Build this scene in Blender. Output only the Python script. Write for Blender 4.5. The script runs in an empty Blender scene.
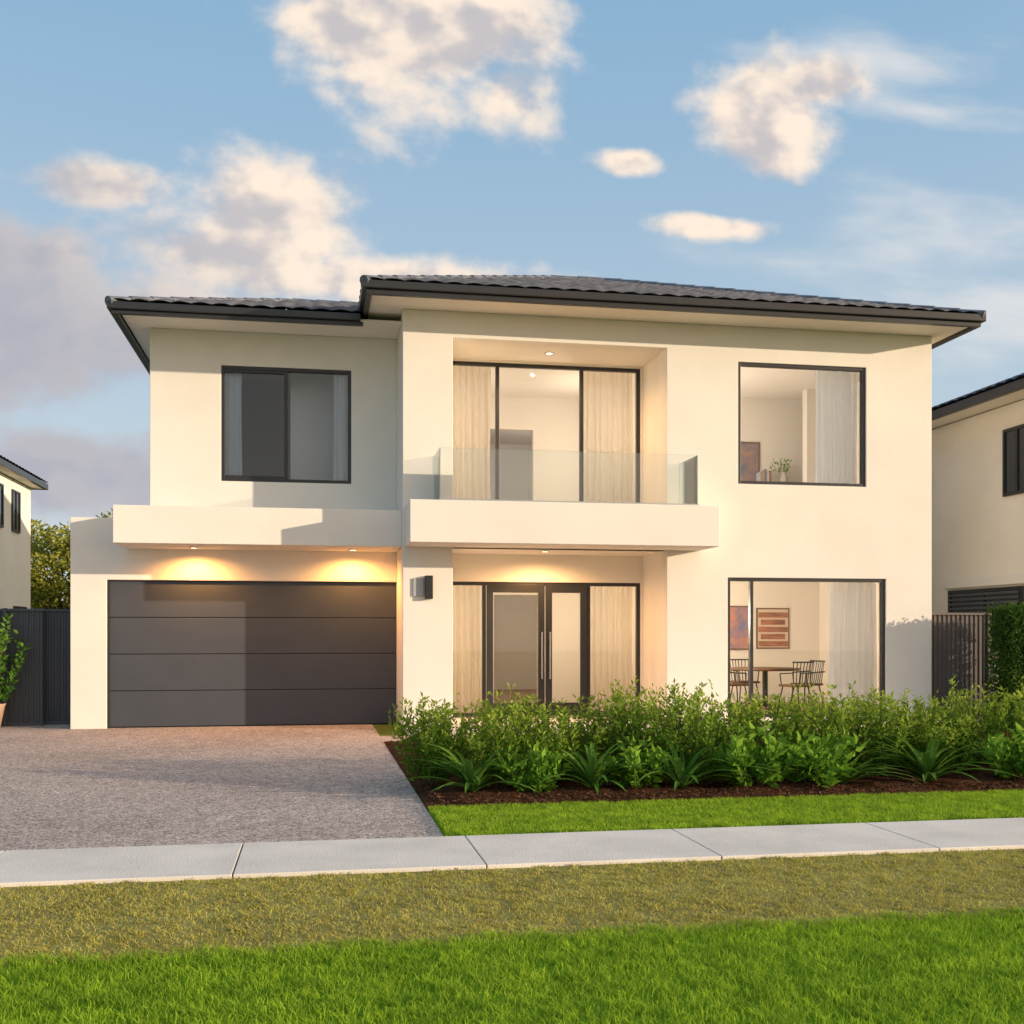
import bpy, math, random
import numpy as np
from mathutils import Vector
random.seed(7); RNG=np.random.default_rng(11)
scene=bpy.context.scene
R=math.radians
# ------------------------------------------------------------------ helpers
def link(o,parent=None):
    scene.collection.objects.link(o)
    if parent is not None: o.parent=parent
    return o
def empty(name):
    e=bpy.data.objects.new(name,None); scene.collection.objects.link(e); e.empty_display_size=.2; return e
def mesh_obj(name,verts,faces,mat=None,parent=None,smooth=False):
    me=bpy.data.meshes.new(name); me.from_pydata([tuple(v) for v in verts],[],[tuple(f) for f in faces]); me.update()
    if smooth:
        for p in me.polygons: p.use_smooth=True
    o=bpy.data.objects.new(name,me)
    if mat: me.materials.append(mat)
    return link(o,parent)
def bev(o,w,seg=2):
    if w>0:
        m=o.modifiers.new('bevel','BEVEL'); m.width=w; m.segments=seg; m.limit_method='ANGLE'
    return o
def box(name,x0,x1,y0,y1,z0,z1,mat,parent=None,b=0.0):
    v=[(x0,y0,z0),(x1,y0,z0),(x1,y1,z0),(x0,y1,z0),(x0,y0,z1),(x1,y0,z1),(x1,y1,z1),(x0,y1,z1)]
    f=[(0,3,2,1),(4,5,6,7),(0,1,5,4),(1,2,6,5),(2,3,7,6),(3,0,4,7)]
    return bev(mesh_obj(name,v,f,mat,parent),b)
def wall(name,x0,x1,z0,z1,y0,y1,ops,mat,parent,b=0.006):
    """wall in the XZ plane with rectangular openings (ops = x0,x1,z0,z1)"""
    xs=sorted(set([x0,x1]+[min(max(v,x0),x1) for o in ops for v in o[:2]]))
    zs=sorted(set([z0,z1]+[min(max(v,z0),z1) for o in ops for v in o[2:]]))
    nx,nz=len(xs)-1,len(zs)-1
    def solid(i,k):
        if i<0 or k<0 or i>=nx or k>=nz: return False
        cx,cz=(xs[i]+xs[i+1])/2,(zs[k]+zs[k+1])/2
        return not any(o[0]<cx<o[1] and o[2]<cz<o[3] for o in ops)
    vs=[];fs=[];idx={}
    def V(i,k,y):
        key=(i,k,y)
        if key not in idx: idx[key]=len(vs); vs.append((xs[i],y1 if y else y0,zs[k]))
        return idx[key]
    for i in range(nx):
        for k in range(nz):
            if not solid(i,k): continue
            fs.append((V(i,k,0),V(i+1,k,0),V(i+1,k+1,0),V(i,k+1,0)))
            fs.append((V(i,k,1),V(i,k+1,1),V(i+1,k+1,1),V(i+1,k,1)))
            if not solid(i-1,k): fs.append((V(i,k,0),V(i,k+1,0),V(i,k+1,1),V(i,k,1)))
            if not solid(i+1,k): fs.append((V(i+1,k,0),V(i+1,k,1),V(i+1,k+1,1),V(i+1,k+1,0)))
            if not solid(i,k-1): fs.append((V(i,k,0),V(i,k,1),V(i+1,k,1),V(i+1,k,0)))
            if not solid(i,k+1): fs.append((V(i,k+1,0),V(i+1,k+1,0),V(i+1,k+1,1),V(i,k+1,1)))
    return bev(mesh_obj(name,vs,fs,mat,parent),b,1)
def np_mesh(name,V,F,mat,parent=None,attr=None,smooth=False):
    me=bpy.data.meshes.new(name); n=len(V); m,k=F.shape
    me.vertices.add(n); me.vertices.foreach_set('co',V.astype(np.float32).ravel())
    me.loops.add(m*k); me.loops.foreach_set('vertex_index',F.astype(np.int32).ravel())
    me.polygons.add(m); me.polygons.foreach_set('loop_start',np.arange(0,m*k,k,dtype=np.int32))
    me.polygons.foreach_set('loop_total',np.full(m,k,dtype=np.int32))
    if smooth: me.polygons.foreach_set('use_smooth',np.ones(m,dtype=bool))
    me.update(calc_edges=True)
    if attr:
        for nme,a in attr.items():
            at=me.attributes.new(nme,'FLOAT','POINT'); at.data.foreach_set('value',a.astype(np.float32))
    me.materials.append(mat)
    return me
def cyl(name,p0,p1,r0,r1,mat,parent=None,n=10,smooth=True):
    p0=np.array(p0,float);p1=np.array(p1,float);d=p1-p0;d/=np.linalg.norm(d)
    a=np.array([0,0,1.]) if abs(d[2])<.9 else np.array([1.,0,0])
    u=np.cross(d,a);u/=np.linalg.norm(u);w=np.cross(d,u)
    vs=[];fs=[]
    for c,r in ((p0,r0),(p1,r1)):
        for i in range(n):
            t=2*math.pi*i/n; vs.append(c+r*(math.cos(t)*u+math.sin(t)*w))
    for i in range(n): fs.append((i,(i+1)%n,n+(i+1)%n,n+i))
    fs.append(tuple(range(n))[::-1]);fs.append(tuple(range(n,2*n)))
    return mesh_obj(name,vs,fs,mat,parent)
def lathe(name,prof,c,mat,parent=None,n=24):
    vs=[];fs=[]
    for r,z in prof:
        for i in range(n):
            t=2*math.pi*i/n; vs.append((c[0]+r*math.cos(t),c[1]+r*math.sin(t),c[2]+z))
    for j in range(len(prof)-1):
        for i in range(n): fs.append((j*n+i,j*n+(i+1)%n,(j+1)*n+(i+1)%n,(j+1)*n+i))
    return mesh_obj(name,vs,fs,mat,parent,True)
# ------------------------------------------------------------------ materials
def new_mat(name):
    m=bpy.data.materials.new(name); m.use_nodes=True; nt=m.node_tree
    return m,nt,nt.nodes['Principled BSDF'],nt.nodes['Material Output']
def mat(name,col,rough=.6,var=.0,scale=3.,bump=0.,bscale=60.,metal=0.,spec=.5,col2=None,detail=3.,stretch=None):
    m,nt,b,out=new_mat(name); N=nt.nodes;L=nt.links
    if spec<=.25:           # matt paint: plain diffuse
        N.remove(b); b=N.new('ShaderNodeBsdfDiffuse'); L.new(b.outputs[0],out.inputs[0]); ci=b.inputs['Color']
    else:
        b.inputs['Roughness'].default_value=rough; b.inputs['Metallic'].default_value=metal
        b.inputs['Specular IOR Level'].default_value=spec; ci=b.inputs['Base Color']
    ci.default_value=(*col,1)
    tc=N.new('ShaderNodeTexCoord'); src=tc.outputs['Object']
    if stretch:
        mp=N.new('ShaderNodeMapping'); mp.inputs['Scale'].default_value=stretch; L.new(src,mp.inputs[0]); src=mp.outputs[0]
    if var>0 or col2:
        n=N.new('ShaderNodeTexNoise'); n.inputs['Scale'].default_value=scale; n.inputs['Detail'].default_value=detail; n.inputs['Roughness'].default_value=.6
        L.new(src,n.inputs['Vector'])
        r=N.new('ShaderNodeValToRGB'); L.new(n.outputs['Fac'],r.inputs[0])
        c2=col2 if col2 else tuple(c*(1-var) for c in col)
        r.color_ramp.elements[0].position=.35;r.color_ramp.elements[0].color=(*c2,1)
        r.color_ramp.elements[1].position=.65;r.color_ramp.elements[1].color=(*col,1)
        L.new(r.outputs[0],ci)
    if bump>0:
        n2=N.new('ShaderNodeTexNoise'); n2.inputs['Scale'].default_value=bscale; n2.inputs['Detail'].default_value=1
        L.new(src,n2.inputs['Vector'])
        bp=N.new('ShaderNodeBump'); bp.inputs['Strength'].default_value=bump; bp.inputs['Distance'].default_value=.01
        L.new(n2.outputs['Fac'],bp.inputs['Height']); L.new(bp.outputs[0],b.inputs['Normal'])
    return m
M={}
M['render']=mat('cream_render',(.86,.81,.74),.85,.06,.9,.3,90,spec=.2)
M['white']=mat('white_paint',(.80,.78,.75),spec=.2)
M['soffit']=mat('soffit_paint',(.85,.79,.71),spec=.2)
M['int']=mat('interior_paint',(.78,.74,.68),spec=.2)
M['int_unlit']=mat('interior_unlit_tone',(.30,.31,.33),spec=.2)  # interior paint darkened so the bedroom reads as unlit
M['floor']=mat('timber_floor',(.40,.27,.17),.4,.35,3,stretch=(1,8,1))
M['black']=mat('black_aluminium',(.022,.022,.025),.38,spec=.5)
M['gutter']=mat('gutter_steel',(.026,.026,.029),.35,.15,4,spec=.5)
M['tile']=mat('roof_tile',(.17,.18,.215),.5,.5,5,.2,30,spec=.45)
M['garage']=mat('garage_door_paint',(.066,.074,.092),.5,.08,2,.12,120,spec=.35)
M['fence']=mat('fence_steel',(.075,.083,.098),.55,.12,3,spec=.4)
M['fence2']=mat('fence_taupe',(.15,.12,.105),.6,.12,3,spec=.4)
M['pot']=mat('terracotta',(.50,.32,.22),.8,.15,6,.2,60)
M['wood']=mat('dark_wood',(.13,.06,.03),.4,.4,6,stretch=(1,10,1))
M['concrete']=mat('footpath_concrete',(.80,.735,.665),.9,.15,1.6,.4,120,spec=.2,detail=6)
M['stem']=mat('stem_bark',(.12,.085,.05),.9,spec=.2)
M['bark']=mat('tree_bark',(.10,.075,.05),.95,.4,8,.6,20)
M['metal']=mat('brushed_steel',(.5,.5,.5),.3,metal=1)
M['lightplate']=mat('lamp_plate',(.45,.45,.45),.5)
M['vase']=mat('vase_ceramic',(.5,.45,.4),.3)
def glass_mat(name,tint,refl,add=.01):
    m=bpy.data.materials.new(name); m.use_nodes=True; nt=m.node_tree; N=nt.nodes; L=nt.links; N.clear()
    o=N.new('ShaderNodeOutputMaterial'); t=N.new('ShaderNodeBsdfTransparent'); g=N.new('ShaderNodeBsdfGlossy'); mx=N.new('ShaderNodeMixShader')
    t.inputs[0].default_value=(*tint,1); g.inputs['Roughness'].default_value=.01
    f=N.new('ShaderNodeFresnel'); f.inputs[0].default_value=1.5
    a=N.new('ShaderNodeMath');a.operation='MULTIPLY_ADD';a.inputs[1].default_value=refl;a.inputs[2].default_value=add;a.use_clamp=True
    L.new(f.outputs[0],a.inputs[0]);L.new(a.outputs[0],mx.inputs[0]);L.new(t.outputs[0],mx.inputs[1]);L.new(g.outputs[0],mx.inputs[2]);L.new(mx.outputs[0],o.inputs[0])
    return m
M['glass']=glass_mat('window_glass',(.95,.97,.97),1.3)
M['glassdark']=glass_mat('tinted_glass',(.86,.91,.97),2.0)
M['glassbal']=glass_mat('balustrade_glass',(.94,.97,.97),1.3,.02)
M['glassedge']=mat('glass_edge',(.55,.68,.66),.15,spec=.6)
def sheer(name,col,trans):
    m=bpy.data.materials.new(name); m.use_nodes=True; nt=m.node_tree; N=nt.nodes; L=nt.links; N.clear()
    o=N.new('ShaderNodeOutputMaterial'); d=N.new('ShaderNodeBsdfDiffuse'); t=N.new('ShaderNodeBsdfTranslucent'); mx=N.new('ShaderNodeMixShader')
    d.inputs[0].default_value=(*col,1); t.inputs[0].default_value=(*col,1); mx.inputs[0].default_value=trans
    L.new(d.outputs[0],mx.inputs[1]);L.new(t.outputs[0],mx.inputs[2]);L.new(mx.outputs[0],o.inputs[0]); return m
M['curtain']=sheer('cream_curtain',(.88,.79,.67),.4)
M['curtainw']=sheer('sheer_curtain',(.88,.90,.93),.3)
def emis(name,col,s):
    m=bpy.data.materials.new(name); m.use_nodes=True; nt=m.node_tree; N=nt.nodes; L=nt.links; N.clear()
    o=N.new('ShaderNodeOutputMaterial'); e=N.new('ShaderNodeEmission'); e.inputs[0].default_value=(*col,1); e.inputs[1].default_value=s
    L.new(e.outputs[0],o.inputs[0]); return m
M['lamp']=emis('lamp_lens',(1,.82,.55),6)
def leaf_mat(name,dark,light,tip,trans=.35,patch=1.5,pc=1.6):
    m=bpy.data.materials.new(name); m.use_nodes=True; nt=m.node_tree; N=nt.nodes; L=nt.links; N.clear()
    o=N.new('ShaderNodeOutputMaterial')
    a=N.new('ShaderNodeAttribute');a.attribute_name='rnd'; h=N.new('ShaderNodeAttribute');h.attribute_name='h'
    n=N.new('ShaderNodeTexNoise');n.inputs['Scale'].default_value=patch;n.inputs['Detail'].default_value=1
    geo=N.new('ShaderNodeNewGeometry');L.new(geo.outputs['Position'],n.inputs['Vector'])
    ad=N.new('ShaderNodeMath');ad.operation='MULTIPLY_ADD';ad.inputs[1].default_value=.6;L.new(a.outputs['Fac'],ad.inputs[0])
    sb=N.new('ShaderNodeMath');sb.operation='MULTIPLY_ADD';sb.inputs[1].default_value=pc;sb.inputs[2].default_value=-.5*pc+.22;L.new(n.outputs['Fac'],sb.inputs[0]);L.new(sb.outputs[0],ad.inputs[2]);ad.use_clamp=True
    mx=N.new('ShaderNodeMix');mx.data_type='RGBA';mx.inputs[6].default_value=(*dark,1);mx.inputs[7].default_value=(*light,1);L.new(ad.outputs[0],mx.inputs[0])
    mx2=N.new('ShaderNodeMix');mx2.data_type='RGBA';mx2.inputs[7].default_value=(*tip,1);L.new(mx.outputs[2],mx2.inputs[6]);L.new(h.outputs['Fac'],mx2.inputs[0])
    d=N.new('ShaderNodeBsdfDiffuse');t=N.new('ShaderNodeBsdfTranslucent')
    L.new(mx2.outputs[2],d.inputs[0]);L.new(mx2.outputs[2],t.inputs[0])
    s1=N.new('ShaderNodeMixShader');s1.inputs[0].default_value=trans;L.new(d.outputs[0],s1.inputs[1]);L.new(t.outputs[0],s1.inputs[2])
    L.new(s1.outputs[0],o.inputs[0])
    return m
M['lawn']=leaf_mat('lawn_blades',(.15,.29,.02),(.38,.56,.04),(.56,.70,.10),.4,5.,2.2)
M['verge']=leaf_mat('verge_blades',(.32,.29,.07),(.54,.49,.12),(.70,.64,.22),.35,7.,2.4)
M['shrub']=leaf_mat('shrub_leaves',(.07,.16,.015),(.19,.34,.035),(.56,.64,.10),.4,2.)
M['strap']=leaf_mat('strap_leaves',(.05,.14,.02),(.12,.25,.04),(.20,.34,.05),.3,2.)
M['broad']=leaf_mat('broad_leaves',(.09,.22,.02),(.20,.38,.04),(.32,.5,.07),.35,2.)
M['treeleaf']=leaf_mat('tree_leaves',(.15,.20,.03),(.34,.35,.06),(.52,.46,.09),.4,.4)
M['hedge']=leaf_mat('hedge_leaves',(.03,.08,.015),(.07,.15,.03),(.12,.20,.04),.3,1.5)
def ground_mat(name,cols,scales,bump,bscale,speck=None):
    m,nt,b,out=new_mat(name);N=nt.nodes;L=nt.links
    N.remove(b); b=N.new('ShaderNodeBsdfDiffuse'); L.new(b.outputs[0],out.inputs[0])
    tc=N.new('ShaderNodeTexCoord')
    n1=N.new('ShaderNodeTexNoise');n1.inputs['Scale'].default_value=scales[0];n1.inputs['Detail'].default_value=4
    n2=N.new('ShaderNodeTexNoise');n2.inputs['Scale'].default_value=scales[1];n2.inputs['Detail'].default_value=2
    for n in(n1,n2):L.new(tc.outputs['Object'],n.inputs['Vector'])
    ad=N.new('ShaderNodeMath');ad.operation='ADD';L.new(n1.outputs['Fac'],ad.inputs[0]);L.new(n2.outputs['Fac'],ad.inputs[1])
    hf=N.new('ShaderNodeMath');hf.operation='MULTIPLY';hf.inputs[1].default_value=.5;L.new(ad.outputs[0],hf.inputs[0])
    r=N.new('ShaderNodeValToRGB');L.new(hf.outputs[0],r.inputs[0])
    r.color_ramp.elements[0].position=.38;r.color_ramp.elements[0].color=(*cols[0],1)
    r.color_ramp.elements[1].position=.62;r.color_ramp.elements[1].color=(*cols[1],1)
    col=r.outputs[0]
    if speck:
        v=N.new('ShaderNodeTexVoronoi');v.inputs['Scale'].default_value=speck[0];L.new(tc.outputs['Object'],v.inputs['Vector'])
        sx=N.new('ShaderNodeSeparateColor');L.new(v.outputs['Color'],sx.inputs[0])
        mr=N.new('ShaderNodeMapRange');mr.inputs[1].default_value=0;mr.inputs[2].default_value=1;mr.inputs[3].default_value=speck[1];mr.inputs[4].default_value=speck[2];L.new(sx.outputs[0],mr.inputs[0])
        hs=N.new('ShaderNodeMix');hs.data_type='RGBA';hs.blend_type='MULTIPLY';hs.inputs[0].default_value=1
        L.new(col,hs.inputs[6]);L.new(mr.outputs[0],hs.inputs[7]);col=hs.outputs[2]
    L.new(col,b.inputs['Color'])
    n3=N.new('ShaderNodeTexNoise');n3.inputs['Scale'].default_value=bscale;n3.inputs['Detail'].default_value=1;L.new(tc.outputs['Object'],n3.inputs['Vector'])
    bp=N.new('ShaderNodeBump');bp.inputs['Strength'].default_value=bump;bp.inputs['Distance'].default_value=.02
    L.new(n3.outputs['Fac'],bp.inputs['Height']);L.new(bp.outputs[0],b.inputs['Normal'])
    return m
M['earth']=ground_mat('earth',((.10,.15,.03),(.16,.20,.05)),(.4,9),.4,30)
M['drive']=ground_mat('exposed_aggregate',((.39,.32,.285),(.52,.43,.385)),(.5,6),.4,70,(60,.5,1.5))
M['vergesoil']=ground_mat('verge_soil',((.22,.19,.07),(.40,.35,.11)),(2,25),.6,50)
M['lawnsoil']=ground_mat('lawn_soil',((.11,.20,.01),(.17,.30,.02)),(2,25),.6,50)
M['mulch']=ground_mat('bark_mulch',((.045,.022,.014),(.13,.06,.035)),(3,40),1.,45)
# ------------------------------------------------------------------ ground
box('ground',-300,300,-60,600,-.3,0,M['earth'])
def sheet(name,x0,x1,y0,y1,z,m): return mesh_obj(name,[(x0,y0,z),(x1,y0,z),(x1,y1,z),(x0,y1,z)],[(0,1,2,3)],m)
sheet('driveway',-9.5,.94,8.0,19.6,.006,M['drive'])
sheet('entry_path',.942,10.3,15.3,16.35,.006,M['drive'])
sheet('verge_ground',-16,20,5.3,6.96,.004,M['vergesoil'])
sheet('lawn_ground',-16,20,-6,5.3,.004,M['lawnsoil'])
sheet('lawn_strip_ground',.945,20,8.0,9.36,.004,M['lawnsoil'])
nx,ny=150,50
xs=np.linspace(.945,16,nx);ys=np.linspace(9.34,15.4,ny);X,Y=np.meshgrid(xs,ys)
Z=.012+.05*np.clip((Y-9.34)/.5,0,1)*np.clip((X-.945)/.3,0,1)*np.clip((15.4-Y)/.3,0,1)+RNG.normal(0,.006,X.shape).clip(-.01,.02)
V=np.stack([X,Y,Z],-1).reshape(-1,3);i=np.arange(nx*ny).reshape(ny,nx)
F=np.stack([i[:-1,:-1],i[:-1,1:],i[1:,1:],i[1:,:-1]],-1).reshape(-1,4)
link(bpy.data.objects.new('mulch_bed',np_mesh('mulch_bed',V,F,M['mulch'])))
def chips(name,n,x0,x1,y0,y1,zb,size,m):
    c=np.stack([RNG.uniform(x0,x1,n),RNG.uniform(y0,y1,n),np.full(n,zb)+RNG.uniform(0,.02,n)],-1)
    a=RNG.uniform(0,6.28,n);t=RNG.uniform(-.5,.5,n)
    d=np.stack([np.cos(a),np.sin(a),t],-1);e=np.stack([-np.sin(a),np.cos(a),RNG.uniform(-.5,.5,n)],-1)
    l=RNG.uniform(.4,1,n)[:,None]*size;w=l*RNG.uniform(.25,.6,n)[:,None]
    V=np.stack([c-d*l-e*w,c+d*l-e*w,c+d*l+e*w,c-d*l+e*w],1).reshape(-1,3)
    F=np.arange(4*n).reshape(n,4)
    return link(bpy.data.objects.new(name,np_mesh(name,V,F,m)))
chips('mulch_chips',9000,1.0,10,9.38,10.9,.045,.022,mat('mulch_chip',(.19,.09,.05),.9,.6,30,spec=.2))
fp=empty('footpath'); j=-16.3; k=0
while j<20:
    box('slab_%d'%k,j+.004,j+1.576,6.95,7.995,-.05,.03,M['concrete'],fp,.006); j+=1.58;k+=1
box('joint_filler',-16,20,6.96,7.99,-.05,.02,M['mulch'],fp)
# ------------------------------------------------------------------ grass blades
def blades(name,n,x0,x1,y0,y1,h0,h1,w,lean,m,clump=0,cs=.02):
    px=RNG.uniform(x0,x1,n);py=RNG.uniform(y0,y1,n)
    if clump:
        cn=int(n/clump);cx=RNG.uniform(x0,x1,cn);cy=RNG.uniform(y0,y1,cn);ii=RNG.integers(0,cn,n)
        k=RNG.random(n)<.65
        px=np.where(k,np.clip(cx[ii]+RNG.normal(0,cs,n),x0,x1),px);py=np.where(k,np.clip(cy[ii]+RNG.normal(0,cs,n),y0,y1),py)
    py=py+.02*np.sin(px*9)+.015*np.sin(px*23+1)
    h=RNG.uniform(h0,h1,n);a=RNG.uniform(0,6.28,n);l=h*RNG.uniform(.1,lean,n);b=RNG.uniform(0,6.28,n)
    side=np.stack([np.cos(b),np.sin(b),np.zeros(n)],-1)*(w*RNG.uniform(.6,1.2,n))[:,None]
    base=np.stack([px,py,np.full(n,.002)],-1)
    ld=np.stack([np.cos(a)*l,np.sin(a)*l,np.zeros(n)],-1)
    mid=base+ld*.35+np.stack([0*h,0*h,h*.6],-1);tip=base+ld+np.stack([0*h,0*h,h*.95],-1)
    V=np.stack([base-side,base+side,mid+side*.8,mid-side*.8,tip],1).reshape(-1,3)
    q=np.arange(n)[:,None]*5
    T=np.concatenate([q+np.array([[0,1,2]]),q+np.array([[0,2,3]]),q+np.array([[3,2,4]])],0)
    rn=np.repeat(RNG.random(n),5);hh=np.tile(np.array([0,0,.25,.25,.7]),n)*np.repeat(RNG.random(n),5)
    return link(bpy.data.objects.new(name,np_mesh(name,V,T,m,None,{'rnd':rn,'h':hh})))
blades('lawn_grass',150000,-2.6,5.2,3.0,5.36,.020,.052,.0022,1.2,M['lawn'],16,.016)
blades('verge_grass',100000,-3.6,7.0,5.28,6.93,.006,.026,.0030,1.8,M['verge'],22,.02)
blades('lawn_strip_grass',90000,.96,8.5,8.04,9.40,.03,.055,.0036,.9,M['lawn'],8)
# ------------------------------------------------------------------ foliage meshes
def norm(a): return a/np.maximum(np.linalg.norm(a,axis=-1,keepdims=True),1e-6)
def leaves(pos,d,l,w,fold=.25,droop=.15):
    n=len(pos);d=norm(d);r=RNG.normal(size=(n,3));s=norm(np.cross(d,r));nn=np.cross(s,d)
    l=l[:,None];w=w[:,None]
    mid=pos+d*l*.45
    V=np.stack([pos,mid+s*w*.5+nn*w*fold,pos+d*l+nn*l*-droop,mid-s*w*.5+nn*w*fold],1).reshape(-1,3)
    q=np.arange(n)[:,None]*4
    return V,np.concatenate([q+np.array([[0,1,2]]),q+np.array([[0,2,3]])],0)
def strips(path,w):
    n,k,_=path.shape;s=norm(np.cross(path[:,-1]-path[:,0],RNG.normal(size=(n,3))))[:,None,:]
    tp=np.linspace(1,.35,k)[None,:,None]
    A=path-s*w*tp;B=path+s*w*tp;V=np.stack([A,B],2).reshape(-1,3)
    f=[]
    for j in range(k-1):
        b=np.arange(n)*(2*k)+2*j; f.append(np.stack([b,b+1,b+3,b+2],-1))
    return V,np.concatenate(f,0)
def shrub_mesh(name,m,height=.95,rad=.42,stems=60,per=34,ll=.062,lw=.024):
    a=RNG.uniform(0,6.28,stems);sp=RNG.uniform(.0,1,stems)**.6
    base=np.stack([np.cos(a)*sp*.12,np.sin(a)*sp*.12,np.zeros(stems)],-1)
    L=height*RNG.uniform(.62,1.08,stems)*(1-.25*sp)
    tip=base+np.stack([np.cos(a)*sp*rad,np.sin(a)*sp*rad,L],-1)
    mid=(base+tip)/2+np.stack([np.cos(a)*sp*rad*.25,np.sin(a)*sp*rad*.25,0*L],-1)
    t=RNG.uniform(.10,1,(stems,per))[...,None]
    P=(1-t)**2*base[:,None]+2*t*(1-t)*mid[:,None]+t*t*tip[:,None]
    D=norm(2*(1-t)*(mid-base)[:,None]+2*t*(tip-mid)[:,None])
    r=RNG.normal(size=P.shape);r=norm(r-D*np.sum(r*D,-1,keepdims=True))
    d=D*.7+r*RNG.uniform(.5,1.2,(stems,per,1))
    P=P+r*.01
    n=stems*per
    V,F=leaves(P.reshape(-1,3),d.reshape(-1,3),ll*RNG.uniform(.6,1.2,n),lw*RNG.uniform(.7,1.2,n))
    tt=t.reshape(-1)
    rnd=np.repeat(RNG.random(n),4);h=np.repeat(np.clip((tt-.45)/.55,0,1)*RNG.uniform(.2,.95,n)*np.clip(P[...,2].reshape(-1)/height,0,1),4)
    me=np_mesh(name,V,F,m,None,{'rnd':rnd,'h':h})
    tk=np.linspace(0,1,6)[None,:,None]
    path=(1-tk)**2*base[:,None]+2*tk*(1-tk)*mid[:,None]+tk*tk*tip[:,None]
    SV,SF=strips(path,.004)
    sm=np_mesh(name+'_stems',SV,SF,M['stem'])
    return me,sm
def strap_mesh(name,m,n=34,L=.62,w=.022,k=8,up=1.1):
    a=RNG.uniform(0,6.28,n);l=L*RNG.uniform(.6,1.1,n);e=RNG.uniform(.5,1.35,n)
    t=np.linspace(0,1,k)[None,:]
    hor=l[:,None]*(np.cos(e)[:,None]*t+.35*t**2);ver=l[:,None]*(np.sin(e)[:,None]*t*up-.45*t**2.5)
    p=np.stack([np.cos(a)[:,None]*hor,np.sin(a)[:,None]*hor,ver+.01],-1)
    s=np.stack([-np.sin(a),np.cos(a),0*a],-1)[:,None,:]
    ww=(w*np.sin(np.pi*np.clip(t*.9+.12,0,1)).clip(0)**.6)[...,None]
    up_=np.array([0,0,1.])*ww*.35
    p,s,ww=np.broadcast_arrays(p,s,ww)
    V=np.stack([p-s*ww+up_,p,p+s*ww+up_],2).reshape(-1,3)
    f=[]
    for j in range(k-1):
        b=np.arange(n)*(3*k)+3*j
        f.append(np.stack([b,b+1,b+4,b+3],-1));f.append(np.stack([b+1,b+2,b+5,b+4],-1))
    return np_mesh(name,V,np.concatenate(f),m,None,{'rnd':np.repeat(RNG.random(n),3*k),'h':np.tile(np.repeat(np.linspace(0,.6,k),3),n)},True)
def put(name,meshes,loc,rz=0,s=1,sz=None):
    if len(meshes)==1:
        o=bpy.data.objects.new(name,meshes[0]);link(o)
    else:
        o=empty(name)
        for mm,nm in zip(meshes,('leaves','stems')): link(bpy.data.objects.new(nm,mm),o)
    o.location=loc;o.rotation_euler=(0,0,rz);o.scale=(s,s,sz or s);return o
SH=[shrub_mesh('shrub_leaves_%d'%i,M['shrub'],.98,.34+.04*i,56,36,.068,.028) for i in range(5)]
BR=[shrub_mesh('broad_%d'%i,M['broad'],.62,.36,26,16,.13,.065) for i in range(2)]
ST=[strap_mesh('strap_%d'%i,M['strap'],40,.74,.026) for i in range(3)]
x=1.08;i=0
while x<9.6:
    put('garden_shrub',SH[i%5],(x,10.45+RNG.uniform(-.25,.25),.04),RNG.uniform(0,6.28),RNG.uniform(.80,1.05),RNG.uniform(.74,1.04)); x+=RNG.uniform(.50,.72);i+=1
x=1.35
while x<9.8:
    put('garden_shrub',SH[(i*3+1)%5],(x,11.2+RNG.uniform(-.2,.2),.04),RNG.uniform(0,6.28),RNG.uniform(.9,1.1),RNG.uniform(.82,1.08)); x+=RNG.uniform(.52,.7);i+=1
for sx,sy,ss in ((1.42,9.98,1.0),(2.55,9.94,.95),(3.4,9.90,1.05),(5.9,9.90,1.1),(7.6,9.95,1.),(5.05,9.95,.8)):
    put('strap_leaf_plant',[ST[i%3]],(sx,sy,.04),RNG.uniform(0,6),ss);i+=1
for sx,sy,ss in ((4.1,9.88,1.0),(4.75,9.92,.9),(3.0,10.0,.8),(2.0,9.97,.75),(6.9,9.92,.9)):
    put('broad_leaf_plant',BR[i%2],(sx,sy,.04),RNG.uniform(0,6),ss);i+=1
def leafbox(name,x0,x1,y0,y1,z0,z1,n,ll,m):
    c=np.stack([RNG.uniform(x0,x1,n),RNG.uniform(y0,y1,n),RNG.uniform(z0,z1,n)],-1)
    ctr=np.array([(x0+x1)/2,(y0+y1)/2,(z0+z1)/2]);hs=np.array([x1-x0,y1-y0,z1-z0])/2
    ax=RNG.integers(0,3,n);sg=RNG.choice([-1,1],n);k=RNG.random(n)<.85
    for q in range(3):
        mk=(ax==q)&k; c[mk,q]=ctr[q]+sg[mk]*hs[q]*RNG.uniform(.86,1.05,mk.sum())
    c+=RNG.normal(0,.03,c.shape);c[:,2]=np.maximum(c[:,2],.02)
    d=norm((c-ctr)/hs)+RNG.normal(0,.7,c.shape)+np.array([0,0,.3])
    V,F=leaves(c,d,ll*RNG.uniform(.6,1.2,n),ll*.45*RNG.uniform(.7,1.2,n))
    return np_mesh(name,V,F,m,None,{'rnd':np.repeat(RNG.random(n),4),'h':np.repeat(RNG.random(n)*.6,4)})
ch=empty('clipped_hedge')
link(bpy.data.objects.new('leaves',leafbox('leaves',10.95,12.4,15.8,16.5,0,1.9,16000,.07,M['hedge'])),ch)
box('hedge_shadow_core',11.05,12.3,15.9,16.4,.05,1.78,mat('shadow_core_green',(.03,.05,.015),.95,.5,30,spec=.2),ch,.05)  # solid box added inside the hedge so its cast shadow is less dappled
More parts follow.
